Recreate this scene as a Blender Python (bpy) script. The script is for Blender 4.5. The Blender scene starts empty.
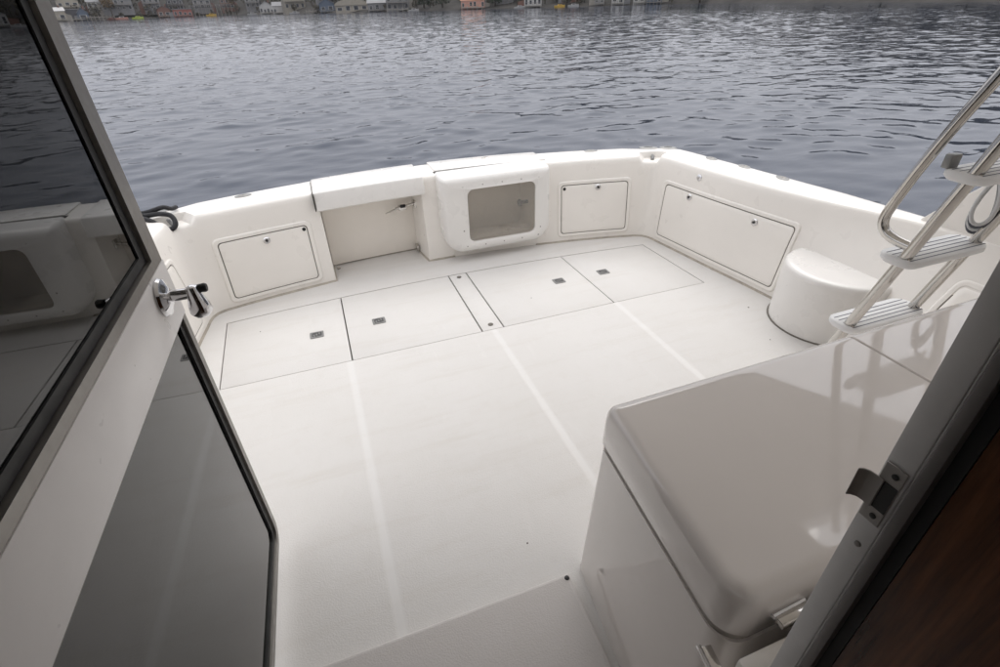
import bpy, bmesh, math, random
import numpy as np
from mathutils import Vector, Matrix
random.seed(7)
PI = math.pi
rad = math.radians
sc = bpy.context.scene
COL = sc.collection

# ------------------------------------------------------------------ camera
cam_d = bpy.data.cameras.new('camera'); cam = bpy.data.objects.new('camera', cam_d); COL.objects.link(cam)
cam_d.sensor_width = 36.0; cam_d.lens = 18.142; cam_d.clip_start = 0.02; cam_d.clip_end = 3000
def aim(pitch, roll, yaw):
    cy, sy, cp, sp = math.cos(yaw), math.sin(yaw), math.cos(pitch), math.sin(pitch)
    f = Vector((sy*cp, cy*cp, -sp)); r = Vector((cy, -sy, 0)); u = r.cross(f)
    r2 = r*math.cos(roll) + u*math.sin(roll); u2 = -r*math.sin(roll) + u*math.cos(roll)
    return Matrix((r2, u2, -f)).transposed().to_4x4()
cam.matrix_world = Matrix.Translation((0, 0, 1.9)) @ aim(rad(33.366), rad(-1.9585), rad(18.987))
sc.camera = cam

# ------------------------------------------------------------------ sky, sun, exposure
SUN_EL, SUN_AZ = 52.0, 35.0          # degrees; azimuth from +y (aft) towards +x
w = bpy.data.worlds.new('World'); sc.world = w; w.use_nodes = True
nt = w.node_tree; nt.nodes.clear()
sky = nt.nodes.new('ShaderNodeTexSky'); sky.sky_type = 'NISHITA'; sky.sun_disc = False
sky.sun_elevation = rad(SUN_EL); sky.sun_rotation = rad(SUN_AZ); sky.air_density = 1.0; sky.dust_density = 4.0; sky.ozone_density = 1.0
hs = nt.nodes.new('ShaderNodeHueSaturation'); hs.inputs['Saturation'].default_value = 0.12
mx = nt.nodes.new('ShaderNodeMix'); mx.data_type = 'RGBA'; mx.inputs[0].default_value = 0.85
tcw = nt.nodes.new('ShaderNodeTexCoord'); sxw = nt.nodes.new('ShaderNodeSeparateXYZ'); nt.links.new(tcw.outputs['Generated'], sxw.inputs[0])
rw = nt.nodes.new('ShaderNodeValToRGB')                  # overcast sky: zenith about three times as bright as the horizon
rw.color_ramp.elements[0].position = 0.0; rw.color_ramp.elements[0].color = (0.385, 0.39, 0.416, 1)
rw.color_ramp.elements[1].position = 1.0; rw.color_ramp.elements[1].color = (1.0, 0.995, 0.99, 1)
nt.links.new(sxw.outputs['Z'], rw.inputs[0])
mul = nt.nodes.new('ShaderNodeMix'); mul.data_type = 'RGBA'; mul.blend_type = 'MULTIPLY'; mul.inputs[0].default_value = 1.0
mul.inputs[7].default_value = (11.6, 11.6, 11.9, 1); nt.links.new(rw.outputs[0], mul.inputs[6]); nt.links.new(mul.outputs[2], mx.inputs[7])
bg = nt.nodes.new('ShaderNodeBackground'); bg.inputs['Strength'].default_value = 0.103
wo = nt.nodes.new('ShaderNodeOutputWorld')
nt.links.new(sky.outputs[0], hs.inputs['Color']); nt.links.new(hs.outputs[0], mx.inputs[6])
nt.links.new(mx.outputs[2], bg.inputs['Color']); nt.links.new(bg.outputs[0], wo.inputs['Surface'])
sd = bpy.data.lights.new('sun', 'SUN'); sd.energy = 0.55; sd.angle = rad(40); sd.color = (1.0, 0.965, 0.92)
sun = bpy.data.objects.new('sun', sd); COL.objects.link(sun)
sdir = Vector((math.sin(rad(SUN_AZ))*math.cos(rad(SUN_EL)), math.cos(rad(SUN_AZ))*math.cos(rad(SUN_EL)), math.sin(rad(SUN_EL))))
sun.rotation_euler = sdir.to_track_quat('Z', 'Y').to_euler(); sun.location = (3, 5, 12)
vs = sc.view_settings; vs.view_transform = 'Standard'; vs.look = 'None'; vs.exposure = 0.62; vs.gamma = 1.0; vs.use_curve_mapping = False

# ------------------------------------------------------------------ materials
def new_mat(name):
    m = bpy.data.materials.new(name); m.use_nodes = True
    return m, m.node_tree, m.node_tree.nodes['Principled BSDF']
def coords(t, scale=(1, 1, 1)):
    tc = t.nodes.new('ShaderNodeTexCoord'); mp = t.nodes.new('ShaderNodeMapping'); mp.inputs['Scale'].default_value = scale
    t.links.new(tc.outputs['Object'], mp.inputs['Vector']); return mp.outputs[0]
def noise(t, vec, scale, detail=3, rough=0.5):
    n = t.nodes.new('ShaderNodeTexNoise'); n.inputs['Scale'].default_value = scale; n.inputs['Detail'].default_value = detail; n.inputs['Roughness'].default_value = rough
    t.links.new(vec, n.inputs['Vector']); return n.outputs['Fac']
def ramp(t, fac, stops):
    r = t.nodes.new('ShaderNodeValToRGB'); cr = r.color_ramp
    while len(cr.elements) < len(stops): cr.elements.new(0.5)
    for e, (p, c) in zip(cr.elements, stops): e.position = p; e.color = (c[0], c[1], c[2], 1) if isinstance(c, tuple) else (c, c, c, 1)
    t.links.new(fac, r.inputs[0]); return r.outputs[0]
def bump(t, height, dist, strength=1.0, prev=None):
    b = t.nodes.new('ShaderNodeBump'); b.inputs['Distance'].default_value = dist; b.inputs['Strength'].default_value = strength
    t.links.new(height, b.inputs['Height'])
    if prev is not None: t.links.new(prev, b.inputs['Normal'])
    return b.outputs[0]
def math_node(t, op, a, b=None):
    n = t.nodes.new('ShaderNodeMath'); n.operation = op
    for i, v in enumerate((a, b)):
        if v is None: continue
        if isinstance(v, (int, float)): n.inputs[i].default_value = v
        else: t.links.new(v, n.inputs[i])
    return n.outputs[0]
def mixcol(t, fac, a, b, mode='MIX'):
    n = t.nodes.new('ShaderNodeMix'); n.data_type = 'RGBA'; n.blend_type = mode
    if isinstance(fac, (int, float)): n.inputs[0].default_value = fac
    else: t.links.new(fac, n.inputs[0])
    for i, v in ((6, a), (7, b)):
        if isinstance(v, tuple): n.inputs[i].default_value = (*v, 1)
        else: t.links.new(v, n.inputs[i])
    return n.outputs[2]

def gelcoat(name, col, rough=0.28, coat=0.3, wave=0.0003, dirt=0.05):
    m, t, p = new_mat(name); v = coords(t)
    n1 = noise(t, v, 2.3, 4, 0.6); n2 = noise(t, v, 38, 3, 0.6)
    c = mixcol(t, ramp(t, n1, [(0.35, 0.0), (0.75, 1.0)]), col, tuple(k*(1-dirt) for k in col))
    t.links.new(c, p.inputs['Base Color'])
    t.links.new(ramp(t, noise(t, v, 6, 3), [(0.3, max(rough-0.06, 0.02)), (0.7, rough+0.06)]), p.inputs['Roughness'])
    p.inputs['Coat Weight'].default_value = coat; p.inputs['Coat Roughness'].default_value = 0.035
    t.links.new(bump(t, noise(t, v, 4.0, 2), 1.0, wave*8), p.inputs['Normal'])
    return m
def nonskid(name, col, stripes=False, dirt_amt=1.0):
    m, t, p = new_mat(name); v = coords(t)
    n1 = noise(t, v, 1.6, 5, 0.65); n2 = noise(t, v, 9, 4, 0.6); n3 = noise(t, v, 60, 2, 0.6)
    c = mixcol(t, ramp(t, n1, [(0.3, 0.0), (0.75, 1.0)]), col, tuple(k*q for k, q in zip(col, (0.955, 0.95, 0.94))))
    c = mixcol(t, ramp(t, n2, [(0.55, 0.0), (0.8, 0.5*dirt_amt)]), c, tuple(k*q for k, q in zip(col, (0.92, 0.905, 0.88))))
    c = mixcol(t, ramp(t, n3, [(0.66, 0.0), (0.78, 0.35*dirt_amt)]), c, tuple(k*0.8 for k in col))
    sv = coords(t, (0.35, 2.6, 1.0)); sc1 = noise(t, sv, 3.2, 6, 0.7)
    c = mixcol(t, ramp(t, sc1, [(0.52, 0.0), (0.70, 0.8*dirt_amt)]), c, tuple(k*q for k, q in zip(col, (0.92, 0.905, 0.88))))
    sv2 = coords(t, (3.1, 0.5, 1.0)); sc2 = noise(t, sv2, 5.0, 5, 0.75)
    c = mixcol(t, ramp(t, sc2, [(0.60, 0.0), (0.74, 0.5*dirt_amt)]), c, tuple(min(1, k*1.05) for k in col))
    fine = noise(t, v, 420, 1, 0.5)
    vo = t.nodes.new('ShaderNodeTexVoronoi'); vo.inputs['Scale'].default_value = 170; t.links.new(v, vo.inputs['Vector'])
    h = math_node(t, 'ADD', fine, vo.outputs['Distance'])
    st = 0.55
    if stripes:      # smooth gelcoat bands left between the non-skid fields
        sx = t.nodes.new('ShaderNodeSeparateXYZ'); t.links.new(v, sx.inputs[0])
        mask = None
        for x in (-0.062, 0.918, 1.884):
            d = math_node(t, 'ABSOLUTE', math_node(t, 'SUBTRACT', sx.outputs[0], x))
            k = ramp(t, math_node(t, 'MULTIPLY', d, 10.0), [(0.12, 1.0), (0.28, 0.0)])
            mask = k if mask is None else math_node(t, 'MAXIMUM', mask, k)
        mask = math_node(t, 'MULTIPLY', mask, ramp(t, math_node(t, 'MULTIPLY', sx.outputs[1], 0.2), [(0.5595, 1.0), (0.5605, 0.0)]))
        c = mixcol(t, math_node(t, 'MULTIPLY', mask, 0.30), c, (0.80, 0.795, 0.785))
        h = math_node(t, 'MULTIPLY', h, math_node(t, 'SUBTRACT', 1.0, mask))
        t.links.new(ramp(t, mask, [(0.0, 0.62), (1.0, 0.5)]), p.inputs['Roughness'])
    else: p.inputs['Roughness'].default_value = 0.62
    t.links.new(c, p.inputs['Base Color'])
    t.links.new(bump(t, h, 0.0012, st), p.inputs['Normal'])
    return m
def plain(name, col, rough=0.5, metal=0.0, var=0.12, scale=8, bmp=0.0):
    m, t, p = new_mat(name); v = coords(t)
    c = mixcol(t, ramp(t, noise(t, v, scale, 4, 0.6), [(0.3, 0.0), (0.7, 1.0)]), col, tuple(k*(1-var) for k in col))
    t.links.new(c, p.inputs['Base Color']); p.inputs['Roughness'].default_value = rough; p.inputs['Metallic'].default_value = metal
    t.links.new(ramp(t, noise(t, v, scale*2.5, 3), [(0.3, max(rough-0.05, 0.02)), (0.7, rough+0.06)]), p.inputs['Roughness'])
    if bmp: t.links.new(bump(t, noise(t, v, scale*6, 3), bmp), p.inputs['Normal'])
    return m
def glass(name, tint, rough=0.0, haze=0.0, lo=0.25, refl=1.0):
    m = bpy.data.materials.new(name); m.use_nodes = True; t = m.node_tree; t.nodes.clear()
    out = t.nodes.new('ShaderNodeOutputMaterial'); tr = t.nodes.new('ShaderNodeBsdfTransparent'); gl = t.nodes.new('ShaderNodeBsdfGlossy')
    df = t.nodes.new('ShaderNodeBsdfDiffuse'); fr = t.nodes.new('ShaderNodeFresnel'); fr.inputs['IOR'].default_value = 1.5
    ge = t.nodes.new('ShaderNodeNewGeometry')     # same reflectance entering and leaving the thin pane
    t.links.new(math_node(t, 'SUBTRACT', 1.5, math_node(t, 'MULTIPLY', ge.outputs['Backfacing'], 1.5-1/1.5)), fr.inputs['IOR'])
    v = coords(t)
    tr.inputs['Color'].default_value = (*tint, 1); gl.inputs['Roughness'].default_value = rough; gl.inputs['Color'].default_value = (refl, refl, refl, 1)
    df.inputs['Color'].default_value = (0.45, 0.44, 0.42, 1)
    m0 = t.nodes.new('ShaderNodeMixShader'); m1 = t.nodes.new('ShaderNodeMixShader')
    t.links.new(math_node(t, 'MULTIPLY', ramp(t, noise(t, v, 14, 5, 0.7), [(0.35, lo), (0.75, 1.0)]), haze), m0.inputs[0])
    t.links.new(tr.outputs[0], m0.inputs[1]); t.links.new(df.outputs[0], m0.inputs[2])
    t.links.new(fr.outputs[0], m1.inputs[0]); t.links.new(m0.outputs[0], m1.inputs[1]); t.links.new(gl.outputs[0], m1.inputs[2])
    t.links.new(m1.outputs[0], out.inputs['Surface'])
    return m
def wood(name, c1, c2, rough=0.3):
    m, t, p = new_mat(name); v = coords(t, (9, 9, 0.6))
    n = noise(t, v, 5, 6, 0.65)
    t.links.new(ramp(t, n, [(0.35, c1), (0.65, c2)]), p.inputs['Base Color']); p.inputs['Roughness'].default_value = rough
    return m
def foliage(name, cols):
    m, t, p = new_mat(name)
    oi = t.nodes.new('ShaderNodeNewGeometry'); v = coords(t)
    n = noise(t, v, 0.06, 3, 0.6)
    n2 = math_node(t, 'ADD', math_node(t, 'MULTIPLY', n, 0.75), math_node(t, 'MULTIPLY', oi.outputs['Random Per Island'], 0.3))
    t.links.new(ramp(t, n2, [(0.35, cols[0]), (0.55, cols[1]), (0.75, cols[2])]), p.inputs['Base Color'])
    p.inputs['Roughness'].default_value = 0.8; p.inputs['Specular IOR Level'].default_value = 0.2
    return m

M = {}
M['gel'] = gelcoat('white_gelcoat', (0.87, 0.835, 0.785), 0.32, 0.25)
M['gel_top'] = gelcoat('gunwale_gelcoat', (0.80, 0.78, 0.75), 0.30, 0.25, dirt=0.03)
M['gel_gloss'] = gelcoat('glossy_gelcoat', (0.80, 0.752, 0.712), 0.08, 0.7, wave=0.0003, dirt=0.04)
M['liner'] = gelcoat('cream_liner', (0.92, 0.87, 0.80), 0.4, 0.1)
M['sole'] = nonskid('sole_nonskid', (0.70, 0.682, 0.660), stripes=True)
M['hatch'] = nonskid('hatch_nonskid', (0.705, 0.687, 0.665))
M['step'] = nonskid('grey_nonskid', (0.61, 0.58, 0.56), dirt_amt=0.6)
M['gap'] = plain('dark_gap', (0.045, 0.04, 0.035), 0.8)
M['seam'] = plain('brown_seam', (0.16, 0.145, 0.125), 0.7)
M['lidseam'] = plain('beige_lid_gasket', (0.36, 0.33, 0.30), 0.6)
M['stain_shade'] = plain('stain_and_contact_shade', (0.50, 0.45, 0.38), 0.6, var=0.35, scale=14)  # brownish tone for staining and painted contact shade at the wall foot
M['rubber'] = plain('black_rubber', (0.012, 0.012, 0.012), 0.55)
M['steel'] = plain('stainless_steel', (0.62, 0.60, 0.57), 0.12, 1.0, var=0.08, scale=30)
M['chrome'] = plain('chrome', (0.72, 0.72, 0.73), 0.07, 1.0, var=0.03)
M['alu'] = plain('anodised_aluminium', (0.30, 0.285, 0.265), 0.42, 0.6, var=0.08, scale=20)
M['alu_trim'] = plain('dark_trim_metal', (0.17, 0.16, 0.155), 0.4, 0.3)
M['strike'] = plain('worn_strike_metal', (0.42, 0.40, 0.38), 0.35, 0.4)
M['plate'] = plain('brushed_steel', (0.27, 0.27, 0.265), 0.36, 0.4)
M['pocket'] = plain('latch_pocket_grey', (0.09, 0.09, 0.09), 0.5)
M['alu_dark'] = plain('grey_jamb_metal', (0.66, 0.655, 0.645), 0.36, 0.1, var=0.08, scale=20)
M['doorwhite'] = plain('white_door_paint', (0.87, 0.845, 0.83), 0.32, 0.0, var=0.06, scale=5)
M['tint'] = glass('tinted_glass', (0.08, 0.08, 0.076), haze=0.004, refl=0.92)
M['tint2'] = glass('grey_tinted_glass', (0.12, 0.12, 0.117), haze=0.035, lo=0.02)
M['acrylic'] = glass('acrylic_window', (0.95, 0.93, 0.90), haze=0.20, lo=0.88)
M['wood'] = wood('mahogany', (0.040, 0.014, 0.007), (0.13, 0.052, 0.024), 0.25)
M['dark_in'] = plain('saloon_lining', (0.22, 0.16, 0.12), 0.6)
M['tread'] = plain('tread_plastic', (0.82, 0.82, 0.82), 0.4, var=0.06)
M['groove'] = plain('grey_tread_groove', (0.10, 0.11, 0.14), 0.7)
M['rope'] = plain('black_rope', (0.015, 0.015, 0.018), 0.7, bmp=0.002)
M['hose'] = plain('white_hose', (0.66, 0.66, 0.66), 0.4)
M['cable'] = plain('grey_cable', (0.10, 0.105, 0.12), 0.4)

# ------------------------------------------------------------------ builders
class MB:
    def __init__(s): s.v = []; s.f = []
    def add(s, verts, faces):
        o = len(s.v); s.v += [tuple(v) for v in verts]; s.f += [tuple(i+o for i in f) for f in faces]; return s
    def box(s, x0, x1, y0, y1, z0, z1):
        return s.add([(x0,y0,z0),(x1,y0,z0),(x1,y1,z0),(x0,y1,z0),(x0,y0,z1),(x1,y0,z1),(x1,y1,z1),(x0,y1,z1)],
                     [(0,3,2,1),(4,5,6,7),(0,1,5,4),(1,2,6,5),(2,3,7,6),(3,0,4,7)])
    def prism(s, poly, z0, z1):
        n = len(poly)
        return s.add([(x,y,z0) for x,y in poly]+[(x,y,z1) for x,y in poly],
                     [tuple(range(n-1,-1,-1)), tuple(range(n,2*n))]+[(i,(i+1)%n,n+(i+1)%n,n+i) for i in range(n)])
    def rings(s, rings, close_ends=True, closed=True):
        n = len(rings[0]); vs_ = [p for r in rings for p in r]; fs = []
        for k in range(len(rings)-1):
            for i in range(n if closed else n-1):
                j = (i+1) % n; fs.append((k*n+i, k*n+j, (k+1)*n+j, (k+1)*n+i))
        if close_ends and closed:
            fs.append(tuple(range(n-1,-1,-1))); fs.append(tuple(range((len(rings)-1)*n, len(rings)*n)))
        return s.add(vs_, fs)
    def tube(s, pts, r, n=12):
        pts = [Vector(p) for p in pts]; rr = []
        up = Vector((0.3, 0.1, 1)).normalized(); prev = None
        for i, p in enumerate(pts):
            t = (pts[min(i+1, len(pts)-1)] - pts[max(i-1, 0)]).normalized()
            if prev is None:
                a = t.cross(up); a = a if a.length > 1e-3 else t.cross(Vector((1,0,0)))
            else: a = prev - t*prev.dot(t)
            a.normalize(); prev = a; b = t.cross(a)
            q = r[i] if isinstance(r, (list, tuple)) else r
            rr.append([p + (a*math.cos(2*PI*k/n) + b*math.sin(2*PI*k/n))*q for k in range(n)])
        return s.rings(rr)
    def lathe(s, prof, c, n=40, axis='z', a0=0, a1=2*PI):
        rr = []
        for r, h in prof:
            ring = []
            for k in range(n):
                a = a0 + (a1-a0)*k/n
                if axis == 'z': ring.append((c[0]+r*math.cos(a), c[1]+r*math.sin(a), c[2]+h))
                elif axis == 'x': ring.append((c[0]+h, c[1]+r*math.cos(a), c[2]+r*math.sin(a)))
                else: ring.append((c[0]+r*math.cos(a), c[1]+h, c[2]-r*math.sin(a)))
            rr.append(ring)
        return s.rings(rr)
    def build(s, name, mat, parent=None, bevel=0.0, seg=2, smooth=40, xf=None):
        me = bpy.data.meshes.new(name)
        vv = [xf @ Vector(v) for v in s.v] if xf is not None else s.v
        me.from_pydata([tuple(v) for v in vv], [], s.f)
        bm = bmesh.new(); bm.from_mesh(me)
        bmesh.ops.recalc_face_normals(bm, faces=bm.faces)
        if bevel: bmesh.ops.bevel(bm, geom=[e for e in bm.edges if len(e.link_faces) == 2 and e.calc_face_angle(0) > 0.5], offset=bevel, segments=seg, affect='EDGES', profile=0.5, clamp_overlap=True)
        bm.to_mesh(me); bm.free()
        if smooth:
            for p in me.polygons: p.use_smooth = True
            me.set_sharp_from_angle(angle=rad(smooth))
        me.materials.append(M[mat] if isinstance(mat, str) else mat)
        o = bpy.data.objects.new(name, me); COL.objects.link(o)
        if parent is not None: o.parent = parent; o.matrix_parent_inverse = parent.matrix_world.inverted()
        return o
def thing(name, label, cat, loc=(0,0,0), group=None):
    o = bpy.data.objects.new(name, None); o.empty_display_size = 0.1; COL.objects.link(o); o.location = loc
    o.matrix_world = Matrix.Translation(loc)
    o['label'] = label; o['category'] = cat
    if group: o['group'] = group
    return o
def tag(o, label, cat, group=None):
    o['label'] = label; o['category'] = cat
    if group: o['group'] = group
    return o
def struct(o, label=None):
    o['kind'] = 'structure'
    if label: o['label'] = label
    return o
def rrect(w, h, r, n=6, cx=0.0, cy=0.0):
    """rounded rectangle outline, r = radius or (bl, br, tr, tl)"""
    if not isinstance(r, tuple): r = (r,)*4
    out = []
    for (sx, sy, a0, q) in ((-1,-1,PI,r[0]), (1,-1,1.5*PI,r[1]), (1,1,0,r[2]), (-1,1,0.5*PI,r[3])):
        q = max(q, 1e-4)
        for k in range(n+1):
            a = a0 + 0.5*PI*k/n
            out.append((cx+sx*(w/2-q)+q*math.cos(a), cy+sy*(h/2-q)+q*math.sin(a)))
    return out
def spline(pts, n=8):
    out = []; P = [Vector(p) for p in pts]
    for i in range(len(P)-1):
        a, b, c, d = P[max(i-1,0)], P[i], P[i+1], P[min(i+2,len(P)-1)]
        for k in range(n):
            t = k/n
            out.append(0.5*((2*b)+(c-a)*t+(2*a-5*b+4*c-d)*t*t+(3*b-a-3*c+d)*t**3))
    out.append(P[-1]); return out

CX = 0.917      # boat centreline
ZT = 0.725      # gunwale height above the cockpit sole
WL = -0.45      # water level

# ------------------------------------------------------------------ water
def water_mat():
    m, t, p = new_mat('lake_water'); v = coords(t)
    p.inputs['Base Color'].default_value = (0.022, 0.032, 0.055, 1); p.inputs['Roughness'].default_value = 0.04; p.inputs['IOR'].default_value = 1.333
    mp = t.nodes.new('ShaderNodeMapping'); mp.inputs['Rotation'].default_value = (0, 0, rad(-14)); mp.inputs['Scale'].default_value = (0.5, 1.0, 1.0)
    tc = t.nodes.new('ShaderNodeTexCoord'); t.links.new(tc.outputs['Object'], mp.inputs['Vector'])
    a = noise(t, mp.outputs[0], 0.7, 2, 0.5); b = noise(t, mp.outputs[0], 2.2, 2, 0.5)
    ln = t.nodes.new('ShaderNodeVectorMath'); ln.operation = 'LENGTH'; t.links.new(tc.outputs['Object'], ln.inputs[0])
    lee = ramp(t, math_node(t, 'MULTIPLY', ln.outputs['Value'], 0.01), [(0.05, 0.50), (0.75, 1.0)])      # calmer water in the lee of the boat
    patch = math_node(t, 'MULTIPLY', ramp(t, noise(t, v, 0.03, 2), [(0.3, 0.45), (0.7, 1.0)]), lee)
    n1 = bump(t, math_node(t, 'MULTIPLY', a, patch), 0.18, 1.0)
    n2 = bump(t, math_node(t, 'MULTIPLY', b, patch), 0.05, 1.0, n1)
    t.links.new(n2, p.inputs['Normal'])
    return m
def wave_sheet():
    """one water sheet with real ripples, its mesh finer near the boat"""
    rng = np.random.default_rng(5)
    az = np.concatenate([np.linspace(-62, 102, 700), np.linspace(104, 296, 60)]) * PI/180
    rr_ = np.concatenate([[0.4], np.geomspace(2.0, 1000.0, 860)])
    A, R_ = np.meshgrid(az, rr_); X = 0.3 + R_*np.sin(A); Y = 1.0 + R_*np.cos(A); Z = np.zeros_like(X)
    calm = np.clip((R_-3.0)/55.0, 0, 1)*0.62 + 0.38
    gust = 0.75 + 0.25*np.sin(X*0.045+1.3+np.sin(Y*0.03)) * np.sin(Y*0.06+0.5+np.sin(X*0.02))
    sp = np.maximum(np.gradient(R_, axis=0), 0.02)
    for lam0, lam1, amp, n in ((2.2, 4.5, 0.0065, 8), (1.0, 2.2, 0.0062, 20), (0.45, 1.0, 0.0042, 26)):
        for _ in range(n):
            lam = rng.uniform(lam0, lam1); th = math.radians(97) + rng.normal(0, 0.85); k = 2*PI/lam; ph = rng.uniform(0, 2*PI)
            w_ = np.sin(k*(X*math.cos(th)+Y*math.sin(th)) + ph + 0.6*np.sin(0.13*X+0.21*Y+ph))
            Z += amp*w_*0.75*np.clip(lam/sp-1.1, 0, 1)
    Z = WL + (Z + 0.35*np.abs(Z))*calm*gust*np.clip(1.0-(R_-450)/200.0, 0.0, 1.0)
    nr_, nc = X.shape; co = np.stack([X, Y, Z], -1).reshape(-1, 3)
    i, j = np.meshgrid(np.arange(nr_-1), np.arange(nc), indexing='ij'); j2 = (j+1) % nc
    f = np.stack([i*nc+j, (i+1)*nc+j, (i+1)*nc+j2, i*nc+j2], -1).reshape(-1, 4)
    me = bpy.data.meshes.new('lake_water'); nf = len(f)
    me.vertices.add(len(co)); me.vertices.foreach_set('co', co.astype(np.float32).ravel())
    me.loops.add(nf*4); me.loops.foreach_set('vertex_index', f.astype(np.int32).ravel())
    me.polygons.add(nf); me.polygons.foreach_set('loop_start', np.arange(0, nf*4, 4, dtype=np.int32))
    me.update(calc_edges=True); me.validate(); me.polygons.foreach_set('use_smooth', np.ones(nf, dtype=bool))
    if me.polygons[nf//2].normal.z < 0: me.flip_normals()
    me.materials.append(water_mat()); o = bpy.data.objects.new('lake_water', me); COL.objects.link(o); return o
struct(wave_sheet(), 'grey rippled lake water behind the boat')

# ------------------------------------------------------------------ far shore: terrain, wood
SH = [(-320,-400),(-260,-100),(-170,120),(-150,200),(-140,280),(-125,330),(-113,365),(-95,375),(-78,385),(-55,400),(-32,400),(-12,372),(4,332),(25,285),(47,253),(71,225),(92,200),(106,187),(122,170),(124,145),(118,112),(112,82),(108,63),(105,30),(110,-60),(140,-200),(220,-400)]
def hill_h(x, y, d):
    k = min(d/26.0, 1.0)
    return 0.5 + 3.0*k + 20*(1-math.exp(-max(d-14, 0)/55.0)) + 2.5*math.sin(x*0.05+1)*k + 2.0*math.sin(y*0.06)*k
shp = spline([(x, y, 0) for x, y in SH], 4)
rows = []
for i, p in enumerate(shp):
    t = (shp[min(i+1, len(shp)-1)] - shp[max(i-1, 0)]).normalized(); nrm = Vector((-t.y, t.x, 0))
    row = []
    for d in (-3, 0, 4, 10, 18, 30, 50, 80, 130, 220):
        q = p + nrm*d; row.append((q.x, q.y, WL + (-1.2 if d < 0 else (0.05 if d == 0 else hill_h(q.x, q.y, d)))))
    rows.append(row)
M['ground'] = plain('shore_ground', (0.034, 0.030, 0.026), 0.95, var=0.5, scale=0.15)
struct(MB().rings(rows, False, False).build('far_shore_terrain', 'ground', smooth=60), 'wooded bank rising behind the far shore')
M['wood_leaf'] = foliage('woodland_leaves', [(0.030,0.028,0.022), (0.055,0.050,0.036), (0.085,0.072,0.048)])
M['conifer'] = foliage('conifer_needles', [(0.012,0.020,0.012), (0.024,0.034,0.020), (0.040,0.050,0.028)])
M['autumn'] = foliage('autumn_leaves', [(0.05,0.035,0.02), (0.10,0.065,0.032), (0.14,0.095,0.045)])
M['bark'] = plain('bark', (0.05, 0.04, 0.032), 0.9, var=0.3)
def crown(mb, c, rx, rz, n, size):
    for _ in range(n):
        a = random.uniform(0, 2*PI); e = random.uniform(-0.9, 1.0); rr = random.uniform(0.45, 1.0)**0.5
        q = Vector((c[0]+rx*rr*math.cos(a)*math.sqrt(max(1-e*e, 0.02)), c[1]+rx*rr*math.sin(a)*math.sqrt(max(1-e*e, 0.02)), c[2]+rz*rr*e))
        u = Vector((random.gauss(0,1), random.gauss(0,1), random.gauss(0,1))).normalized(); v = u.orthogonal().normalized()
        s = size*random.uniform(0.6, 1.3)
        mb.add([q-u*s, q+v*s*0.7, q+u*s, q-v*s*0.7], [(0,1,2,3)])
def ground_at(x, y):
    d = min((Vector((x, y, 0))-p).length for p in shp); return WL + hill_h(x, y, d)
def tree(x, y, h, kind, label):
    z = ground_at(x, y) - 0.4
    r = thing('conifer_tree' if kind == 'conifer' else 'shore_tree', label, 'tree', (x, y, z), 'trees standing along the far shore')
    tm = MB().tube([(x,y,z), (x+0.2,y,z+h*0.5), (x,y+.1,z+h*0.95)], [0.3, 0.18, 0.04], 7)
    for k in range(5):
        a = k*1.9; zz = z+h*(0.35+0.1*k); tm.tube([(x,y,zz), (x+math.cos(a)*h*.18, y+math.sin(a)*h*.18, zz+h*.08)], [0.09, 0.02], 5)
    tm.build('trunk', 'bark', r)
    cm = MB()
    if kind == 'conifer':
        for k in range(9):
            f = k/8.0; crown(cm, (x, y, z+h*(0.18+0.78*f)), h*0.24*(1-f)+0.3, h*0.06, int(60*(1-f)+14), 0.5)
    else:
        for k in range(8): crown(cm, (x+random.uniform(-1,1)*h*.22, y+random.uniform(-1,1)*h*.22, z+h*random.uniform(.5,.85)), h*.17, h*.14, 40, 0.45)
    cm.build('crown', kind, r, smooth=0)
tree(56.5, 247, 12, 'conifer', 'dark conifer on the far shore right of the blue grey two storey house')
tree(62.5, 240, 14, 'conifer', 'tall dark conifer on the far shore left of the orange roofed house')
tree(79, 222, 11, 'conifer', 'dark conifer on the far shore just right of the orange roofed house')
tree(-26, 397, 12, 'autumn', 'brown autumn tree on the far shore left of the white gabled house')
tree(-89, 386, 11, 'autumn', 'orange brown tree on the far shore behind the long pale dock')
tree(125, 158, 10, 'conifer', 'dark conifer on the far shore right of the blue waterside house')

# houses, docks and boats along the shore -------------------------------------------------
def cmat(name, col, rough=0.6):
    if name not in M: M[name] = plain(name, col, rough, var=0.15, scale=1.2)
    return name
cmat('h_white', (0.46,0.455,0.45)); cmat('h_cream', (0.34,0.31,0.26)); cmat('h_grey', (0.20,0.20,0.21)); cmat('h_blue', (0.09,0.12,0.17)); cmat('h_dark', (0.07,0.07,0.08))
cmat('h_brown', (0.16,0.08,0.06)); cmat('h_orange', (0.42,0.19,0.11)); cmat('h_red', (0.30,0.10,0.08)); cmat('h_lime', (0.45,0.55,0.10)); cmat('h_yellow', (0.65,0.42,0.08)); cmat('h_pink', (0.50,0.27,0.22))
cmat('h_roof', (0.11,0.10,0.10)); cmat('h_lightroof', (0.22,0.22,0.23)); cmat('dock_wood', (0.28,0.26,0.23)); cmat('h_glass', (0.03,0.035,0.045), 0.1)
def facing(x, y): return math.atan2(-y, -x) + PI/2      # local -y looks at the boat across the water
HP = []
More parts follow.
